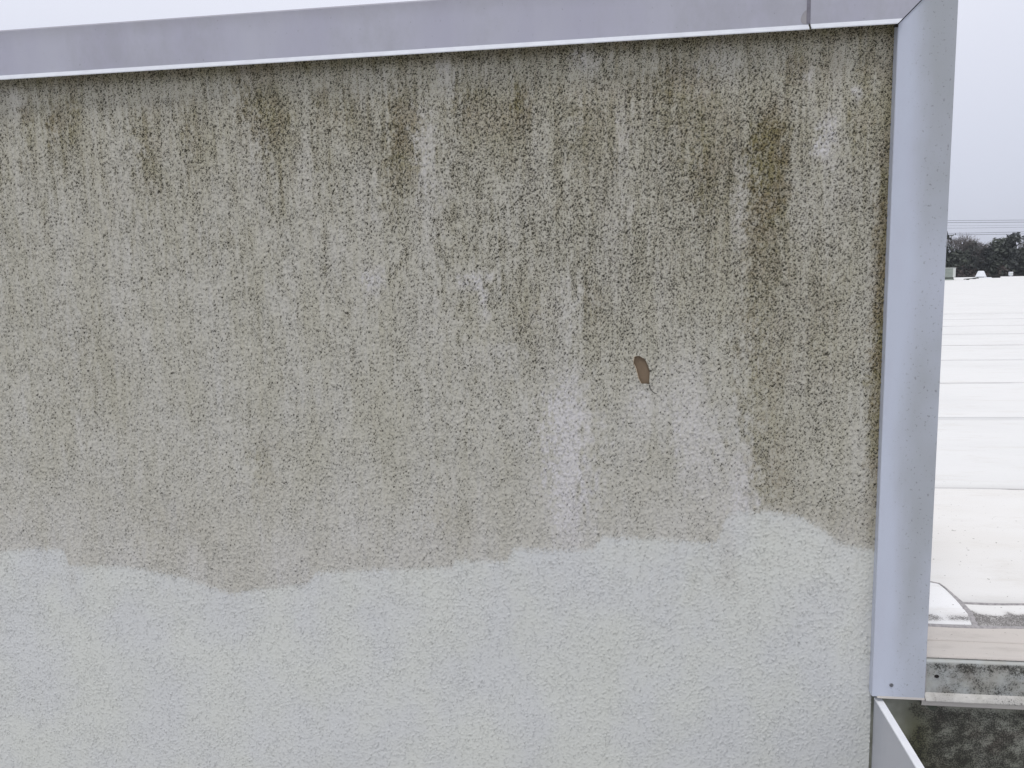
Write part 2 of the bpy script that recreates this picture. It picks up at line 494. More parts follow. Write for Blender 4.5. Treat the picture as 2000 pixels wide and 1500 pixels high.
# ================================================================== THE STAINED WALL
wall = thing('parapet_wall', (-1.8, 0.15, -0.75), 'tall stucco parapet wall streaked with mildew above a fresh pale paint band', 'wall'); wall['kind'] = 'thing'
PITCH = 0.0025
XW0, XW1, ZW0, ZW1 = -4.2, 0.6225, -0.75, 1.425
gx = np.arange(XW0, XW1, PITCH); gz = np.arange(ZW0, ZW1, PITCH)
NX, NZ = len(gx), len(gz)
GX, GZ = np.meshgrid(gx, gz)
b1 = field(NZ, NX, PITCH, 0.0040, 0.010, 1.2, 1)
b2 = field(NZ, NX, PITCH, 0.009, 0.03, 1.2, 2)
cover = 0.5 + 0.5 * np.clip(field(NZ, NX, PITCH, 0.10, 0.6, 1.0, 3), -1.2, 1.2)
raw = b1 + 0.35 * b2
fine = field(NZ, NX, PITCH, 0.004, 0.010, 1.0, 4)
wavy = field(NZ, NX, PITCH, 0.35, 1.5, 1.0, 5)

OLIVE = [(-1.549, 1.316, 0.015, 0.067, 0.7), (-1.467, 1.293, 0.018, 0.068, 0.9), (-1.415, 1.323, 0.017, 0.063, 0.8), (-1.211, 1.268, 0.035, 0.084, 0.5), (-1.206, 1.164, 0.021, 0.056, 0.3), (-1.084, 1.262, 0.035, 0.084, 0.5), (-0.913, 1.329, 0.042, 0.077, 0.7), (-0.855, 1.27, 0.039, 0.078, 0.7), (-0.738, 1.32, 0.016, 0.033, 0.7), (-0.66, 1.279, 0.033, 0.065, 0.5), (-0.529, 1.273, 0.03, 0.091, 0.75), (-0.546, 1.175, 0.039, 0.091, 0.6), (-0.349, 1.288, 0.045, 0.065, 0.6), (-0.233, 1.294, 0.021, 0.046, 1.0), (-0.268, 1.248, 0.033, 0.065, 0.5), (-0.075, 1.239, 0.036, 0.108, 0.5), (-0.002, 1.271, 0.036, 0.072, 0.5), (0.106, 1.3, 0.048, 0.06, 0.6), (0.177, 1.262, 0.042, 0.132, 0.6), (0.226, 1.107, 0.042, 0.144, 0.6), (0.338, 1.102, 0.035, 0.121, 1.1), (0.366, 1.16, 0.02, 0.099, 0.8), (0.33, 1.196, 0.017, 0.036, 0.7), (0.408, 1.341, 0.028, 0.044, 0.7), (0.481, 1.342, 0.02, 0.05, 0.6), (0.56, 1.321, 0.016, 0.055, 0.7), (0.547, 1.197, 0.02, 0.066, 0.6), (0.606, 0.952, 0.017, 0.24, 0.8), (0.608, 0.59, 0.017, 0.216, 0.7), (0.336, 0.876, 0.048, 0.192, 0.5), (0.357, 0.4, 0.054, 0.108, 0.45), (0.407, 0.323, 0.048, 0.06, 0.35), (0.352, 0.629, 0.046, 0.156, 0.4), (0.481, 0.727, 0.048, 0.192, 0.35), (0.542, 0.26, 0.06, 0.06, 0.35), (-0.067, 0.798, 0.024, 0.06, 0.45), (-0.233, 0.788, 0.033, 0.078, 0.4), (-0.949, 0.389, 0.03, 0.067, 0.5), (-0.448, 0.242, 0.056, 0.056, 0.35), (-1.216, 0.198, 0.096, 0.064, 0.25), (-0.124, 0.342, 0.016, 0.039, 0.3), (-1.415, 0.67, 0.09, 0.135, 0.2), (0.275, 0.094, 0.036, 0.048, 0.25), (0.596, 0.09, 0.018, 0.108, 0.5)]
PALE = [(-0.481, 1.234, 0.022, 0.091, 0.55), (-0.474, 1.073, 0.029, 0.143, 0.4), (-0.425, 1.364, 0.016, 0.039, 0.6), (-0.08, 1.38, 0.026, 0.026, 0.8), (0.01, 1.211, 0.017, 0.108, 0.5), (-0.134, 0.568, 0.033, 0.078, 0.6), (-0.135, 0.470, 0.055, 0.13, 1.15), (-0.135, 0.315, 0.033, 0.115, 1.1), (0.058, 0.56, 0.031, 0.042, 0.7), (0.045, 0.463, 0.021, 0.091, 0.35), (0.16, 0.585, 0.04, 0.09, 0.6), (0.146, 0.463, 0.019, 0.072, 0.35), (0.21, 0.43, 0.045, 0.11, 0.8), (0.293, 0.373, 0.023, 0.078, 0.8), (0.295, 0.268, 0.03, 0.072, 0.6), (0.474, 1.178, 0.019, 0.042, 1.0), (0.458, 1.144, 0.022, 0.011, 0.7), (0.539, 1.266, 0.01, 0.018, 0.9), (0.431, 1.311, 0.011, 0.015, 0.6), (0.28, 1.022, 0.014, 0.12, 0.55), (0.235, 1.351, 0.042, 0.048, 0.45), (0.489, 1.246, 0.014, 0.12, 0.35), (-0.016, 0.971, 0.024, 0.108, 0.35), (-0.368, 0.861, 0.036, 0.020, 1.0), (-0.343, 0.816, 0.013, 0.045, 1.0), (-0.63, 0.867, 0.025, 0.031, 1.0), (-0.156, 0.787, 0.052, 0.078, 0.4), (-0.789, 1.135, 0.026, 0.078, 0.35), (-0.939, 1.154, 0.035, 0.098, 0.35), (-0.34, 0.673, 0.065, 0.033, 0.4), (-0.482, 0.793, 0.065, 0.065, 0.25), (-0.733, 0.928, 0.056, 0.098, 0.2), (0.583, 0.822, 0.013, 0.066, 0.2), (0.107, 0.832, 0.024, 0.096, 0.3), (0.506, 1.072, 0.022, 0.088, 0.3), (0.427, 1.017, 0.02, 0.088, 0.3), (-0.2, 1.16, 0.019, 0.12, 0.3), (-0.632, 1.053, 0.025, 0.14, 0.25), (-1.316, 1.077, 0.06, 0.18, 0.25), (-1.579, 1.377, 0.045, 0.037, 0.4)]
DENSE = [(0.167, 1.085, 0.396, 0.312, 0.42), (0.47, 0.714, 0.132, 0.363, 0.24), (-0.205, 0.889, 0.36, 0.192, 0.22), (-0.518, 1.223, 0.39, 0.156, 0.25), (-0.018, 0.657, 0.208, 0.195, 0.15), (-1.028, 1.26, 0.39, 0.13, 0.18), (0.032, 0.331, 0.104, 0.13, 0.15), (-1.486, 1.281, 0.225, 0.15, 0.12)]

def splat(L, warp):
    A = np.zeros((NZ, NX))
    for (x, z, rx, rz, a) in L:
        ix = np.searchsorted(gx, [x - 3 * rx, x + 3 * rx]); iz = np.searchsorted(gz, [z - 3.2 * rz, z + 3 * rz])
        sx, sz = slice(*ix), slice(*iz)
        dx = (GX[sz, sx] + warp[sz, sx] * 0.35 * rx - x) / rx
        dz = (GZ[sz, sx] - z) / rz
        dz = np.where(dz > 0, dz * 1.25, dz * 0.8)
        A[sz, sx] += a * np.exp(-(np.abs(dx) ** 2.6) * 0.7 - np.abs(dz) ** 2.2 * 0.7)
    return A
streakN = field(NZ, NX, PITCH, 0.30, 2.2, 0.11, 6)      # runs of water down the wall
streakF = field(NZ, NX, PITCH, 0.16, 0.9, 0.10, 7)
streakH = field(NZ, NX, PITCH, 0.14, 1.2, 0.045, 11)     # hair-fine runs
warp = field(NZ, NX, PITCH, 0.04, 0.35, 0.5, 8)
ragged = field(NZ, NX, PITCH, 0.012, 0.12, 0.5, 9)
top = sm((GZ - 0.55) / 0.9)
right = sm((GX + 1.7) / 2.2)
mil = 0.34 + 0.12 * top + 0.10 * right * sm((GZ - 0.1) / 0.5) + splat(DENSE, warp) * 0.5 - 0.17 * sm((0.42 - GZ) / 0.35) - 0.13 * np.exp(-((GX - 0.08) / 0.3) ** 2 - ((GZ - 0.45) / 0.28) ** 2)
mil += 0.16 * np.exp(-((GZ - 1.40) / 0.04) ** 2)  # mildew under the coping, thickened to paint in its shadow
mil += (0.045 * streakN + 0.035 * streakF + 0.03 * streakH) * (0.55 + 0.45 * top) + 0.04 * warp + 0.03 * ragged
oli = splat(OLIVE, warp + 0.5 * ragged) * (0.75 + 0.25 * np.clip(ragged, -1, 1))
run = np.clip(0.6 * streakF + 0.5 * streakN - 0.4, 0, 2) * sm((GZ - 0.75) / 0.5)
oli += 0.07 * np.clip(streakH + 0.5 * streakF, 0, 2) * sm((GZ - 0.2) / 0.8)
oli += 0.16 * run * (0.6 + 0.4 * np.clip(warp, -1, 1))
oli += 0.5 * np.exp(-((GX - 0.612) / 0.022) ** 2) * sm((GZ + 0.15) / 0.5)
oli += 0.55 * np.exp(-((GZ - 1.405) / 0.022) ** 2) + 0.11 * top  # olive growth under the coping, with part of its shadow painted in
pal = splat(PALE, warp + 0.6 * ragged) * np.clip(0.85 + 0.3 * ragged, 0.3, 1.3)
pal *= 0.85
pal += 0.05 * np.clip(-streakH - 0.3, 0, 2) + 0.25 * sm((0.45 - GZ) / 0.35) + 0.07 * np.clip(-streakF * 0.7 - streakN * 0.5 - 0.4, 0, 1.5)
mil += 0.12 * oli
# edge of the new paint: roller stops of the painter
PL = [(-4.2, .10), (-3.4, .09), (-3.39, .13), (-2.8, .12), (-2.79, .07), (-2.2, .09), (-2.19, .11), (-1.774, .114), (-1.66, .126), (-1.572, .124), (-1.560, .079), (-1.395, .081), (-1.227, .058), (-1.079, .010), (-1.003, .024), (-.856, .044), (-.826, .079), (-.650, .093), (-.446, .104), (-.438, .123), (-.303, .124), (-.282, .159), (-.076, .160), (-.050, .197), (.044, .194), (.236, .187), (.262, .262), (.285, .268), (.359, .272), (.433, .258), (.482, .233), (.532, .192), (.611, .176), (.63, .176)]
pl = np.interp(gx, [p[0] for p in PL], [p[1] for p in PL])[None, :]
d = pl + 0.004 * ragged + 0.003 * fine - GZ
cln = sm(d / 0.016 + 0.5)
# thin, partly covering coat just right of centre and in the drips
cln *= 1 - 0.35 * np.exp(-((GX - 0.262) / 0.028) ** 2) * sm((GZ - 0.02) / 0.1)
cln *= 1 - 0.25 * np.exp(-((GX + 1.552) / 0.014) ** 2) * sm((GZ + 0.06) / 0.08)
thin = 0.22 * sm(0.5 + 0.5 * field(NZ, NX, PITCH, 0.05, 0.4, 0.6, 10)) * sm((GZ + 0.25) / 0.4)
cln = cln * (1 - thin * 0.6)
peaks = np.clip(raw - 0.55 - 0.40 * cln + 0.25 * cover, 0, 2.6)
rough_amt = 1.0 - 0.12 * cln
hgt = rough_amt * (0.0025 * peaks ** 0.9 + 0.00022 * fine + 0.0001 * np.clip(b2, -1, 1)) + 0.0009 * wavy
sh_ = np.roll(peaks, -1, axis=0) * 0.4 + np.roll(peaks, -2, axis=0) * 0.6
cre = np.clip(sh_ - peaks * 0.7, 0, 1.5) / 1.2  # mask below each bump, for caught mould and the bump's painted shade
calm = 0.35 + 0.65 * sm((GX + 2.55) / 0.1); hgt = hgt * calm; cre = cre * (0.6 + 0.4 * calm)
# keep only every third line outside what is seen from about here
cx = np.concatenate([np.arange(0, NX, 3)[gx[::3] < -2.5], np.where(gx >= -2.5)[0]])
cz = np.concatenate([np.arange(0, NZ, 3)[gz[::3] < -0.66], np.where(gz >= -0.66)[0]])
sel = np.ix_(cz, cx)
nx_, nz_ = len(cx), len(cz)
PX, PZ, PY = GX[sel].copy(), GZ[sel].copy(), -hgt[sel]
CHIP = np.array([(0.031, 0.661), (0.038, 0.6635), (0.046, 0.662), (0.053, 0.657), (0.059, 0.652), (0.065, 0.638), (0.069, 0.624), (0.068, 0.606), (0.0675, 0.593), (0.058, 0.5935), (0.048, 0.594), (0.042, 0.606), (0.036, 0.629), (0.033, 0.638), (0.029, 0.645)])
# snap nearby grid points to the outline of the flaked-off chip and open it
near = np.where((np.abs(PX - 0.05) < 0.03) & (np.abs(PZ - 0.628) < 0.045))
P = np.stack([PX[near], PZ[near]], -1)
best = np.full(len(P), 9.0); bp = P.copy()
for a, b in zip(CHIP, np.roll(CHIP, -1, axis=0)):
    t = np.clip(((P - a) @ (b - a)) / ((b - a) @ (b - a)), 0, 1)[:, None]
    q = a + t * (b - a); dd = np.linalg.norm(P - q, axis=1)
    w = dd < best; best[w] = dd[w]; bp[w] = q[w]
mv = best < 0.0016
PXf, PZf = PX[near], PZ[near]
PXf[mv] = bp[mv, 0]; PZf[mv] = bp[mv, 1]
PX[near] = PXf; PZ[near] = PZf
lift = np.zeros_like(PY); lift[near] = np.where(best < 0.008, 0.0014 * (1 - best / 0.008), 0)
PY -= lift
F = grid_faces(nx_, nz_)
fxm = PX.reshape(-1)[F].mean(1); fzm = PZ.reshape(-1)[F].mean(1)
cand = np.where((np.abs(fxm - 0.05) < 0.03) & (np.abs(fzm - 0.628) < 0.045))[0]
inside = np.zeros(len(cand), bool)
for a, b in zip(CHIP, np.roll(CHIP, -1, axis=0)):
    cond = (a[1] > fzm[cand]) != (b[1] > fzm[cand])
    xi = a[0] + (fzm[cand] - a[1]) / (b[1] - a[1] + 1e-12) * (b[0] - a[0])
    inside ^= cond & (fxm[cand] < xi)
F = np.delete(F, cand[inside], axis=0)
me = arrays_mesh('stucco_coat', np.stack([PX, PY, PZ], -1).reshape(-1, 3), F, True)
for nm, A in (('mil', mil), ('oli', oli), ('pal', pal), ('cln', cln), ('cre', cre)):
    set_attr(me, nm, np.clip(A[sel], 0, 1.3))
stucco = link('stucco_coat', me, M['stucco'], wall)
stucco['label'] = 'bumpy stucco coat, mildewed above and freshly painted below'
bm = bmesh.new(); box(bm, XW0, 0.700, 0.0065, 0.30, -0.745, 1.46)
from_bm('wall_core', bm, M['core'], wall)
bm = bmesh.new(); prism_y(bm, [(0.05 + (x - 0.05) * 1.25, 0.628 + (z - 0.628) * 1.15) for x, z in CHIP], 0.0045, 0.0064)
o = from_bm('exposed_board', bm, M['substrate'], wall); o['label'] = 'smooth brown patch where the coating has flaked off'
bm = bmesh.new(); tube(bm, [(0.0678, -0.0022, 0.596), (0.0690, -0.0022, 0.587), (0.0715, -0.0022, 0.580), (0.0755, -0.0024, 0.574), (0.081, -0.0024, 0.570), (0.089, -0.0022, 0.567)], 0.0011, 5, 0.0006)
from_bm('crack', bm, M['dark'], wall)

bm = bmesh.new(); tube(bm, [(x, -0.0016, z) for x, z in [tuple(CHIP[k]) for k in (10, 11, 12, 13, 14, 0, 1)]], 0.0010, 5, 0.0007)
from_bm('flaked_film_edge', bm, plain('raw_film_edge', srgb(196, 182, 160), srgb(178, 162, 138), 200, 0.9, 0.1), wall)
# --- metal coping along the top, in two lengths with a lapped joint, and the corner trim
YF = -0.0275                    # front face of the fascia
ZT, ZB = 1.524, 1.4125          # fascia top and bottom
def coping(x0, x1, yf, mitre, name_label, drop=0.0):
    sh = (lambda y, z, e: (z - 1.4025) if (e == 1 and mitre) else 0.0)
    b = bmesh.new()
    profile_x(b, [(0.33, 1.545), (0.33, 1.42), (0.327, 1.42), (0.327, 1.541), (yf + 0.002, ZT - 0.003), (yf + 0.0018, ZB - drop), (yf, ZB - drop), (yf, ZT - 0.003), (yf + 0.003, ZT + 0.001)], x0, x1,
              (lambda y, z, e: (min(z, 1.5265) - 1.4025) if (e == 1 and mitre) else 0.0))
    c = from_bm('coping_section', b, M['coping'], wall)
    c['label'] = name_label
    b = bmesh.new()
    profile_x(b, [(yf, ZB + 0.0005 - drop), (yf - 0.0125, ZB - 0.0115 - drop), (yf - 0.0120, ZB - 0.0135 - drop), (yf - 0.0095, ZB - 0.0130 - drop), (yf + 0.002, ZB - 0.002 - drop)], x0 + 0.0005, x1 - 0.0005,
              (lambda y, z, e: (z - 1.4025) if (e == 1 and mitre) else 0.0))
    from_bm('drip_hem', b, M['hem'], c)
    return c
c1 = coping(-4.25, 0.4215, YF, False, 'long length of grey coping with bright drip edge')
c2 = coping(0.4250, 0.6120, YF - 0.0018, True, 'short mitred length of grey coping at the corner')
b = bmesh.new(); box(b, 0.4170, 0.4262, YF - 0.0012, YF + 0.004, ZB + 0.002, ZT - 0.004)
from_bm('lap_joint', b, plain('joint_sealant', srgb(128, 126, 136), srgb(116, 114, 124), 60), c2)
b = bmesh.new()
pp = [(0.4168 - 0.014 * max(0.0, math.sin(t)) ** 0.8 * (1.25 - 0.25 * t), 1.4138 + 0.030 * (1 - math.cos(t)) / 2) for t in np.linspace(0, math.pi, 12)]
prism_y(b, pp, YF - 0.0006, YF + 0.001)
o = from_bm('sealant_smear', b, plain('old_sealant', srgb(160, 158, 162), srgb(152, 150, 155), 60, 0.8, 0.2), c1)
# mitred vertical trim: a folded sheet with a front face and two returns
YT = -0.0255
b = bmesh.new()
L0, L1 = 0.614, 0.738
zt = lambda x: 1.4015 + (x - L0)
fold = [(L0, 0.004), (L0, YT + 0.0015), (L0 + 0.0015, YT), (L1 - 0.0015, YT), (L1, YT + 0.0015), (L1, 0.28)]
lo_, hi_ = [], []
for x, y in fold:
    lo_.append(b.verts.new((x, y, -0.1915 - 0.001 * (x - L0) / 0.124))); hi_.append(b.verts.new((x, y, zt(x))))
for i in range(len(fold) - 1):
    b.faces.new((lo_[i], lo_[i + 1], hi_[i + 1], hi_[i]))
bb = [b.verts.new((L0, 0.28, -0.1915)), b.verts.new((L1, 0.28, 1.5255))]
b.faces.new(lo_[::-1] + [bb[0]]) 
tr = from_bm('corner_trim', b, M['trim'], wall)
tr['label'] = 'grey vertical corner trim mitred into the coping'
b = bmesh.new(); profile_x(b, [(YT - 0.0030, -0.1945), (YT - 0.0015, -0.190), (YT + 0.004, -0.190), (YT + 0.004, -0.1962)], L0 + 0.012, L1 - 0.001)
from_bm('bottom_hem', b, M['flange'], tr)
def disc_screw(x, z, y, r, parent, name='screw'):
    b = bmesh.new()
    prof = [(0.0, 0.9), (0.25, 0.85), (0.3, 0.35), (0.55, 0.45), (0.62, 1.0), (0.85, 0.85), (1.0, 0.2), (1.0, 0.0)]
    rings = []
    for q, h in prof:
        rings.append([b.verts.new((x + max(q, 0.02) * r * math.cos(t), y - h * r * 0.45, z + max(q, 0.02) * r * math.sin(t))) for t in [k * math.pi / 6 for k in range(12)]])
    for A, B in zip(rings, rings[1:]):
        for s in range(12): b.faces.new((A[s], A[(s + 1) % 12], B[(s + 1) % 12], B[s]))
    b.faces.new(rings[0])
    return from_bm(name, b, M['steel'], parent, True)
disc_screw(0.6585, -0.160, YT, 0.0050, tr)
# dark joint behind the mitre
b = bmesh.new(); prism_y(b, [(0.604, 1.398), (0.620, 1.396), (0.742, 1.518), (0.742, 1.530), (0.730, 1.530)], YF + 0.003, YF + 0.006)
from_bm('mitre_gap', b, M['dark'], wall)
# the trim's side face up to the coping and the coping's return along the wall end
b = bmesh.new(); box(b, 0.704, 0.7365, 0.005, 0.326, -0.19, 1.5235)
from_bm('wall_end', b, M['trim'], wall)

# ================================================================== LOW PARAPET AND ITS EDGE
low = thing('low_parapet_wall', (2.5, 0.1, -0.75), 'low parapet wall blackened by mildew under a white membrane cap', 'wall'); low['kind'] = 'thing'
XL0, XL1 = 0.7405, 9.0
def wall_grid(name, x0, x1, z0, z1, y, mat, parent, mil_f, oli_f, pitch=0.012):
    nx, nz = int((x1 - x0) / pitch) + 2, int((z1 - z0) / pitch) + 2
    X, Z = np.meshgrid(np.linspace(x0, x1, nx), np.linspace(z0, z1, nz))
    V = np.stack([X, np.full_like(X, y), Z], -1).reshape(-1, 3)
    me = arrays_mesh(name, V, grid_faces(nx, nz))
    set_attr(me, 'mil', np.clip(mil_f(X, Z), 0, 1)); set_attr(me, 'oli', np.clip(oli_f(X, Z), 0, 1))
    return link(name, me, mat, parent)
def g2(X, Z, x, z, rx, rz): return np.exp(-((X - x) / rx) ** 2 - ((Z - z) / rz) ** 2)
def mil_low(X, Z):
    a = 0.80 * sm((X - 0.690 - 0.03 * np.sin(Z * 40)) / 0.035) * sm((-0.190 - Z) / 0.06)
    a += 0.16 * sm((X - 0.67) / 0.05) + 0.40 * g2(X, Z, 0.96, -0.36, 0.10, 0.07) + 0.30 * g2(X, Z, 0.80, -0.33, 0.07, 0.06) + 0.15 * sm((-0.28 - Z) / 0.1) * sm((X - 0.68) / 0.05)
    a -= 0.20 * g2(X, Z, 0.90, -0.29, 0.06, 0.05) + 0.1 * g2(X, Z, 0.88, -0.23, 0.1, 0.03)
    a += 0.08 * np.sin(X * 9 + 2) * np.sin(Z * 13)
    return a
def oli_low(X, Z): return 0.95 * g2(X, Z, 0.735, -0.33, 0.04, 0.085) + 0.3 * g2(X, Z, 0.80, -0.40, 0.06, 0.05) + 0.25 * g2(X, Z, 0.715, -0.25, 0.03, 0.06) + 0.1 * sm((-0.4 - Z) / .2)
wall_grid('wall_face', 0.618, XL1, -0.75, -0.105, 0.004, M['mild'], low, mil_low, oli_low)
bm = bmesh.new(); box(bm, 0.742, XL1, 0.0075, 0.318, -0.75, -0.104)
from_bm('wall_core', bm, M['core'], low)
# painted sheet-metal fascia with a kicked lip
def strip(name, prof, x0, x1, mat, parent, mil_f, pitch=0.02):
    xs = np.linspace(x0, x1, int((x1 - x0) / pitch) + 2); pr = np.array(prof)
    V = np.stack([np.repeat(xs[None], len(pr), 0), np.repeat(pr[:, :1], len(xs), 1), np.repeat(pr[:, 1:], len(xs), 1)], -1)
    me = arrays_mesh(name, V.reshape(-1, 3), grid_faces(len(xs), len(pr)))
    X, Z = V[..., 0], V[..., 2]
    set_attr(me, 'mil', np.clip(mil_f(X, Z), 0, 1)); set_attr(me, 'oli', np.clip(0.35 * sm((-0.118 - Z) / -0.02) * 0 + 0.12 + 0 * X, 0, 1))
    return link(name, me, mat, parent)
def mil_fas(X, Z):
    return 0.50 + 0.46 * sm((Z + 0.136) / 0.024) * (0.7 + 0.3 * np.sin(X * 21 + 1)) + 0.12 * sm((X - 0.75) / 0.06) * 0.6 - 0.12 * sm((0.78 - X) / 0.03)
fp = [(-0.0045, -0.0985), (-0.0075, -0.0990), (-0.0105, -0.1010), (-0.0120, -0.1040)] + [(-0.012, z) for z in np.linspace(-0.110, -0.182, 8)]
fas = strip('edge_fascia', [(0.03, -0.0985)] + fp, XL0, XL1, M['fascia'], low, lambda X, Z: mil_fas(X, Z) * sm((-0.1 - Z) / 0.006))
strip('drip_lip', [(-0.012, -0.1815), (-0.0175, -0.187), (-0.0255, -0.1965), (-0.0250, -0.199), (-0.012, -0.1985)], XL0, XL1, M['lip'], fas, lambda X, Z: 0.36 + 0.12 * sm((X - .8) / .2) + 0 * Z)
strip('drip_flange', [(-0.008, -0.1975), (-0.0095, -0.200), (-0.0095, -0.2165), (-0.0085, -0.2185), (0.003, -0.2185)], 0.737, XL1, M['flange'], fas, lambda X, Z: 0.1 + 0 * X)
b = bmesh.new()
rr = random.Random(4)
prism_y(b, [(0.7685 + 0.0055 * (1 + rr.uniform(-.15, .15)) * math.cos(t), -0.1385 + 0.0042 * math.sin(t)) for t in [k * math.pi / 7 for k in range(14)]], -0.0135, -0.011)
from_bm('rusty_fastener', b, M['dark'], fas)
b = bmesh.new()
prism_y(b, [(0.7675 + 0.0115 * (1 + rr.uniform(-.08, .08)) * math.cos(t), -0.2235 + 0.0125 * math.sin(t)) for t in [k * math.pi / 9 for k in range(18)]], 0.001, 0.0035)
from_bm('dark_drip_stain', b, plain('drip_stain', srgb(74, 80, 70), srgb(60, 64, 56), 80), low)
# membrane carried over the cap in two laps
def cap(name, y0, y1, z, wob, seed):
    nx, ny = 300, 12
    X, Y = np.meshgrid(np.linspace(0.7445, XL1, nx), np.linspace(0, 1, ny))
    Yr = y0 + (0.004 * np.sin(X * 7 + seed) if y0 > 0.05 else 0.0015 * np.sin(X * 3)) * (1 - Y) + (y1 - y0) * Y
    Z = z + wob * (np.sin(X * 8 + seed) * np.sin(Yr * 50 + seed))
    V = np.stack([X, Yr, Z], -1).reshape(-1, 3)
    fr = V[:nx] - np.array([0, -0.0003, 0.0030])
    Fq = np.stack([np.arange(nx - 1) + nx * ny, np.arange(1, nx) + nx * ny, np.arange(1, nx), np.arange(nx - 1)], -1)
    me = arrays_mesh(name, np.vstack([V, fr]), np.vstack([grid_faces(nx, ny), Fq]))
    dd = (0.20 + 0.12 * np.exp(-((Yr - y0) / 0.01) ** 2)).reshape(-1)
    set_attr(me, 'dirt', np.concatenate([dd, np.full(nx, 0.5)]))
    return link(name, me, M['beige'], low)
cap('cap_membrane', -0.0015, 0.19, -0.0935, 0.0003, 1)
cap('cap_membrane', 0.088, 0.19, -0.0922, 0.0003, 2)
b = bmesh.new(); box(b, XL0 + 0.002, XL1, 0.004, 0.02, -0.0982, -0.0968)
from_bm('cap_gap', b, M['dark'], low)
b = bmesh.new(); tube(b, [(0.7415, -0.012, -0.192), (0.7415, -0.0125, -0.12), (0.7418, -0.008, -0.098), (0.7425, 0.02, -0.093), (0.743, 0.16, -0.092), (0.743, 0.2, -0.09)], 0.0024, 6)
from_bm('corner_sealant', b, M['sealant'], low)

# ================================================================== SIDE FLASHING TOWARDS THE CAMERA
sf = thing('side_flashing', (0.634, -0.8, -0.75), 'white metal flashing panel running out from the foot of the corner trim', 'flashing')
bm = bmesh.new(); box(bm, 0.6265, 0.6415, -1.70, -0.002, -0.75, -0.2085)
from_bm('panel', bm, M['side'], sf)
bm = bmesh.new(); box(bm, 0.6250, 0.6430, -1.70, -0.006, -0.2090, -0.2045, 0.0008)
from_bm('top_flange', bm, M['sidetop'], sf)

# ================================================================== ROOFTOP EQUIPMENT (far side of the roof)
M['unit'] = plain('unit_paint', srgb(150, 158, 150), srgb(140, 148, 141), 3, 0.5, 0.35)
M['unitlight'] = plain('unit_panel_paint', srgb(206, 210, 206), srgb(196, 200, 196), 3, 0.5, 0.35)
M['white'] = plain('white_equipment_paint', srgb(236, 238, 242), srgb(226, 229, 234), 4, 0.45, 0.35)
M['black'] = plain('black_rubber', srgb(44, 43, 42), srgb(36, 35, 34), 5, 0.8, 0.2)

u = thing('rooftop_unit', (19.6, 53.0, 0.05), 'pale green grey rooftop air handling cabinet beside the corner trim', 'rooftop unit')
bm = bmesh.new(); box(bm, 18.2, 20.75, 52.0, 54.0, 0.17, 0.74, 0.02); from_bm('cabinet', bm, M['unit'], u)
bm = bmesh.new(); box(bm, 18.16, 20.80, 51.96, 54.04, 0.742, 0.775); from_bm('lid', bm, M['unitlight'], u)
bm = bmesh.new(); box(bm, 20.62, 20.78, 51.97, 52.03, 0.18, 0.735); from_bm('corner_post', bm, M['unitlight'], u)
bm = bmesh.new(); box(bm, 18.25, 20.70, 52.06, 53.94, 0.10, 0.168); from_bm('base_gap', bm, M['black'], u)
bm = bmesh.new(); box(bm, 18.22, 20.72, 52.02, 53.98, -0.01, 0.098); from_bm('base_curb', bm, M['unit'], u)
for k in range(5):
    bm = bmesh.new(); box(bm, 18.35, 20.45, 51.985, 51.998, 0.27 + 0.09 * k, 0.275 + 0.09 * k); from_bm('panel_groove', bm, M['unitlight'], u)

f = thing('exhaust_fan', (24.75, 58.0, 0.0), 'white hooded mushroom exhaust fan on the far roof edge', 'exhaust fan')
def lathe(name, cx, cy, prof, mat, parent, seg=20):
    b = bmesh.new(); rings = []
    for r, z in prof:
        rings.append([b.verts.new((cx + r * math.cos(t), cy + r * math.sin(t), z)) for t in [2 * math.pi * k / seg for k in range(seg)]])
    for A, B in zip(rings, rings[1:]):
        for s in range(seg): b.faces.new((A[s], A[(s + 1) % seg], B[(s + 1) % seg], B[s]))
    b.faces.new(rings[0][::-1]); b.faces.new(rings[-1])
    return from_bm(name, b, mat, parent, False)
lathe('hood', 24.75, 58.0, [(0.30, 0.10), (0.345, 0.10), (0.345, 0.135), (0.325, 0.15), (0.20, 0.46), (0.17, 0.50), (0.02, 0.505)], M['white'], f)
lathe('motor_housing', 24.75, 58.0, [(0.20, 0.02), (0.20, 0.13)], M['black'], f)
bm = bmesh.new(); box(bm, 24.32, 25.30, 57.6, 58.4, -0.01, 0.055, 0.01); from_bm('curb', bm, M['white'], f)

d = thing('roof_curb_box', (25.7, 58.1, 0.0), 'low black box on the far roof edge right of the exhaust fan', 'roof curb')
bm = bmesh.new(); box(bm, 25.35, 25.90, 57.7, 58.5, 0.0, 0.13, 0.01); from_bm('box', bm, M['black'], d)
bm = bmesh.new(); box(bm, 25.33, 25.92, 57.68, 58.52, 0.131, 0.15); from_bm('lid', bm, M['black'], d)

v = thing('vent_box', (29.42, 64.2, 0.0), 'small white upright vent box at the far roof edge', 'vent')
bm = bmesh.new(); box(bm, 29.31, 29.54, 64.05, 64.30, 0.062, 0.345, 0.01); from_bm('housing', bm, M['white'], v)
bm = bmesh.new(); box(bm, 29.34, 29.51, 64.04, 64.05, 0.13, 0.27); from_bm('louvre_panel', bm, M['unitlight'], v)
bm = bmesh.new(); box(bm, 29.38, 29.47, 64.12, 64.23, 0.0, 0.061); from_bm('stem', bm, M['white'], v)

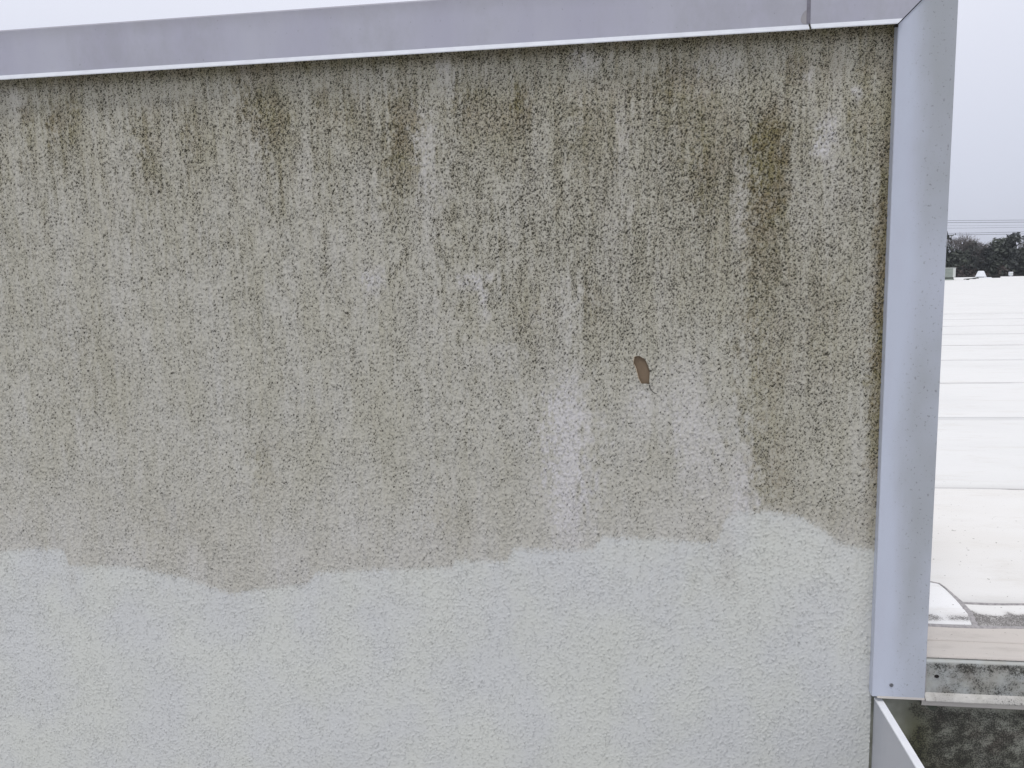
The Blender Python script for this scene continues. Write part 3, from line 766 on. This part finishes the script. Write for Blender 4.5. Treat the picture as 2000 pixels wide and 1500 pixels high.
bm = bmesh.new(); tube(bm, [(20.9, 51.0, 0.06), (22.6, 54.0, 0.055), (24.3, 57.4, 0.06)], 0.022, 6)
p = from_bm('roof_conduit', bm, M['black'])
tag(p, 'thin dark conduit running across the roof to the exhaust fan', 'conduit')
for (px, py) in ((21.6, 52.2), (23.0, 54.7), (24.0, 56.7)):
    b = bmesh.new(); box(b, px - 0.08, px + 0.08, py - 0.05, py + 0.05, 0.003, 0.045); from_bm('support_block', b, M['black'], p)

# ================================================================== POWER LINES
M['wire'] = plain('cable_aluminium', srgb(120, 124, 136), srgb(112, 116, 128), 1, 0.6, 0.3)
WIRES = [(5.16, 4.985, .016, 'highest of the thin power cables over the trees'), (4.97, 4.795, .020, 'second highest power cable, just under the top one'),
         (4.68, 4.513, .008, 'faint third power cable below the top pair'), (4.444, 4.324, .011, 'faint fourth power cable halfway down the bundle'),
         (3.966, 3.898, .018, 'upper cable of the lowest pair above the treetops'), (3.822, 3.709, .020, 'lowest power cable, just above the treetops')]
for za, zb, r, lab in WIRES:
    sl = (zb - za) / 6.98
    pts = []
    for k in range(41):
        x = -110 + 260 * k / 40
        t = x - 33.8
        pts.append((x, 80.0, (za + zb) / 2 + sl * t * (1 if abs(t) < 30 else 30 / abs(t)) + 0.0006 * t * t))
    b = bmesh.new(); tube(b, pts, r, 5)
    tag(from_bm('power_cable', b, M['wire']), lab, 'cable', 'power cables beyond the roof')

# ================================================================== TREES
def mat_leaf(name, a, b):
    s = N(name, 0.8, 0.2)
    g = s.t.nodes.new('ShaderNodeNewGeometry')
    c = s.mix(g.outputs['Random Per Island'], a, b)
    s.color(c)
    return s.m
M['pine'] = mat_leaf('pine_needles', (0.075, 0.086, 0.072, 1), (0.115, 0.128, 0.105, 1))
M['pine2'] = mat_leaf('pine_needles_dark', (0.070, 0.078, 0.074, 1), (0.108, 0.116, 0.106, 1))
M['twig'] = mat_leaf('bare_twigs', (0.16, 0.145, 0.14, 1), (0.24, 0.22, 0.21, 1))
M['bark'] = plain('bark', (0.060, 0.050, 0.044, 1), (0.09, 0.078, 0.068, 1), 3, 0.95, 0.1)
M['brush'] = mat_leaf('brown_brush', (0.06, 0.048, 0.044, 1), (0.10, 0.080, 0.073, 1))

def tuft_quads(r, centers, size, flat=0.7):
    n = len(centers)
    a = r.normal(size=(n, 3)); a[:, 2] *= flat; a /= np.linalg.norm(a, axis=1)[:, None]
    b = np.cross(a, r.normal(size=(n, 3))); b /= np.linalg.norm(b, axis=1)[:, None]
    s = (size * r.uniform(0.5, 1.3, n))[:, None]
    c = centers
    V = np.stack([c - a * s, c + b * s * 0.55, c + a * s * r.uniform(0.8, 1.3, n)[:, None], c - b * s * 0.5], 1).reshape(-1, 3)
    return V, np.arange(4 * n).reshape(n, 4)

def pine_crown(seed, H, W, low_frac=0.35, n=2400):
    """needle tufts gathered at the ends of tiered limbs; top uneven and open"""
    r = np.random.default_rng(seed)
    C = []
    nl = 60
    per = n // nl
    for k in range(nl):
        t = (k + r.uniform(0, 1)) / nl
        z = H * (low_frac + (1 - low_frac) * t)
        reach = W * (0.42 + 0.7 * (1 - t) ** 0.5) * r.uniform(0.5, 1.1) * (1 - 0.35 * max(0, 0.25 - t) / 0.25)
        az = r.uniform(0, 2 * np.pi)
        m_ = per
        u_ = r.uniform(0.3, 1.0, m_) ** 0.6
        p = np.stack([np.cos(az) * reach * u_, np.sin(az) * reach * u_, z + 0.18 * reach * u_ + 0 * u_], -1)
        p += r.normal(size=(m_, 3)) * np.array([0.34, 0.34, 0.22]) * (0.5 + 0.4 * W / 2)
        C.append(p)
    return tuft_quads(r, np.vstack(C), 0.24)

def trunk_bm(H, r0, lean=(0, 0), limbs=0, seed=0, W=1.5):
    rr = random.Random(seed); b = bmesh.new()
    pts = [(lean[0] * t * t, lean[1] * t * t, H * t) for t in np.linspace(0, 0.96, 9)]
    tube(b, pts, r0, 7, r0 * 0.2)
    for k in range(limbs):
        t = rr.uniform(0.4, 0.9); az = rr.uniform(0, 6.28); L = W * (1.1 - t) * 1.4
        p0 = Vector((lean[0] * t * t, lean[1] * t * t, H * t)); p1 = p0 + Vector((math.cos(az) * L, math.sin(az) * L, 0.2 * L))
        tube(b, [p0, (p0 + p1) / 2 + Vector((0, 0, 0.05)), p1], r0 * 0.28, 4, r0 * 0.08)
    return b

def pine(x, y, top, seed, W, label, low_frac=0.3):
    H = top + 8.0
    t = thing('pine_tree', (x, y, -8.0), label, 'tree', 'trees beyond the roof')
    b = trunk_bm(H, 0.17, (random.uniform(-.3, .3), 0), 14, seed, W)
    b.transform(Matrix.Translation((x, y, -8.0))); from_bm('trunk', b, M['bark'], t)
    V, F_ = pine_crown(seed, H, W, low_frac)
    V = V + np.array([x, y, -8.0])
    link('crown', arrays_mesh('crown', V, F_), M['pine'] if seed % 2 else M['pine2'], t)

def bare(x, y, top, seed, spread, label):
    H = top + 8.0
    t = thing('bare_tree', (x, y, -8.0), label, 'tree', 'trees beyond the roof')
    rr = random.Random(seed)
    main, twigs = bmesh.new(), bmesh.new()
    tube(main, [(x, y, -8.0), (x + 0.1, y, -8 + H * 0.3), (x, y, -8 + H * 0.62)], 0.16, 7, 0.08)
    def grow(p, d, L, r, depth):
        q = p + d * L
        mid = (p + q) / 2 + Vector((rr.uniform(-.05, .05), rr.uniform(-.05, .05), 0)) * L
        tube(main if depth < 2 else twigs, [p, mid, q], r, 4 if depth < 2 else 3, r * 0.65)
        if depth >= 5 or q.z > top: return
        for k in range(3 if depth < 4 else 2):
            nd = (d + Vector((rr.gauss(0, .42), rr.gauss(0, .42), rr.gauss(0.12, .22))) * spread).normalized()
            nd.z = max(nd.z, 0.05)
            grow(q - d * L * rr.uniform(0, 0.35), nd, L * rr.uniform(0.62, 0.85), max(r * 0.62, 0.017), depth + 1)
    for k in range(6):
        a = rr.uniform(0, 6.28); z0 = -8 + H * rr.uniform(0.5, 0.68)
        grow(Vector((x, y, z0)), Vector((math.cos(a) * .5, math.sin(a) * .5, 1)).normalized(), H * 0.115, 0.05, 0)
    from_bm('trunk', main, M['bark'], t)
    from_bm('crown', twigs, M['twig'], t)

pine(35.7, 95.0, 4.3, 11, 1.6, 'dark pine rising beside the vertical corner trim')
bare(37.3, 96.2, 4.8, 21, 1.0, 'bare grey tree showing above the pines nearest the corner trim')
pine(38.6, 95.0, 3.3, 12, 1.2, 'pine with a small pointed top between the two bare trees')
bare(39.3, 96.4, 4.5, 22, 1.1, 'wide bare grey tree left of the dip in the treeline')
pine(37.0, 93.5, 2.3, 13, 1.4, 'lower pine in front of the bare tree nearest the corner trim')
pine(40.4, 95.0, 2.75, 14, 1.1, 'low dark pine filling the dip in the treeline')
pine(41.5, 94.5, 3.55, 15, 1.25, 'round topped pine just right of the dip in the treeline')
pine(42.7, 94.5, 3.95, 16, 1.35, 'tall broad pine left of the thin bare treetop at the right')
bare(43.5, 96.4, 4.6, 23, 0.8, 'thin bare treetop between the two tallest pines at the right')
pine(44.6, 94.5, 3.9, 17, 1.3, 'pine cut by the right edge of the picture')

# the rest of the wood, one mass
Vs, Fs, n0 = [], [], 0
r = np.random.default_rng(99)
protos = [pine_crown(200 + k, 11.0, 1.7, 0.12, 900) for k in range(4)]
for k in range(270):
    x = -70 + 175 * r.uniform(); y = r.uniform(97.5, 112)
    if k >= 180: x = 33 + 16 * r.uniform()
    s = r.uniform(0.80, 1.02); 
    if k >= 180: s *= 0.96
    if 33 < x < 48: s = min(s, 0.92)
    Vp, Fp = protos[k % 4]
    a = r.uniform(0, 6.28); R = np.array([[math.cos(a), -math.sin(a), 0], [math.sin(a), math.cos(a), 0], [0, 0, 1]])
    Vs.append((Vp * s) @ R.T + np.array([x, y, -8.0])); Fs.append(Fp + n0); n0 += len(Vp)
w_ = link('woodland', arrays_mesh('woodland', np.vstack(Vs), np.vstack(Fs)), M['pine2'])
tag(w_, 'dark mass of woodland behind the separate pines', 'woodland', kind='stuff')
Cs = []
for k in range(130):
    x = -60 + 160 * r.uniform() if k < 90 else 33 + 14 * r.uniform()
    y = r.uniform(89, 93); h = r.uniform(6.5, 9.0)
    m_ = 420
    p = r.normal(size=(m_, 3)); p /= np.linalg.norm(p, axis=1)[:, None]; p *= r.uniform(0.3, 1, (m_, 1)) ** 0.4
    Cs.append(p * np.array([1.1, 1.0, h * 0.5]) + np.array([x, y, -8 + h * 0.52]))
V, F_ = tuft_quads(r, np.vstack(Cs), 0.2, 1.6)
w_ = link('undergrowth', arrays_mesh('undergrowth', V, F_), M['brush'])
tag(w_, 'brown leafless undergrowth at the foot of the wood', 'undergrowth', kind='stuff')

# ================================================================== AIR: thin damp haze over the whole place
hz = bpy.data.materials.new('haze_air'); hz.use_nodes = True
hz.node_tree.nodes.clear()
ho = hz.node_tree.nodes.new('ShaderNodeOutputMaterial'); hv = hz.node_tree.nodes.new('ShaderNodeVolumePrincipled')
hv.inputs['Color'].default_value = (0.82, 0.86, 0.93, 1); hv.inputs['Density'].default_value = 0.00055
hz.node_tree.links.new(hv.outputs[0], ho.inputs['Volume'])
bm = bmesh.new(); box(bm, -1510, 1510, -1510, 1510, -9.0, 9.0)
tag(from_bm('haze', bm, hz), 'thin damp haze over roof and trees', 'haze', kind='stuff')
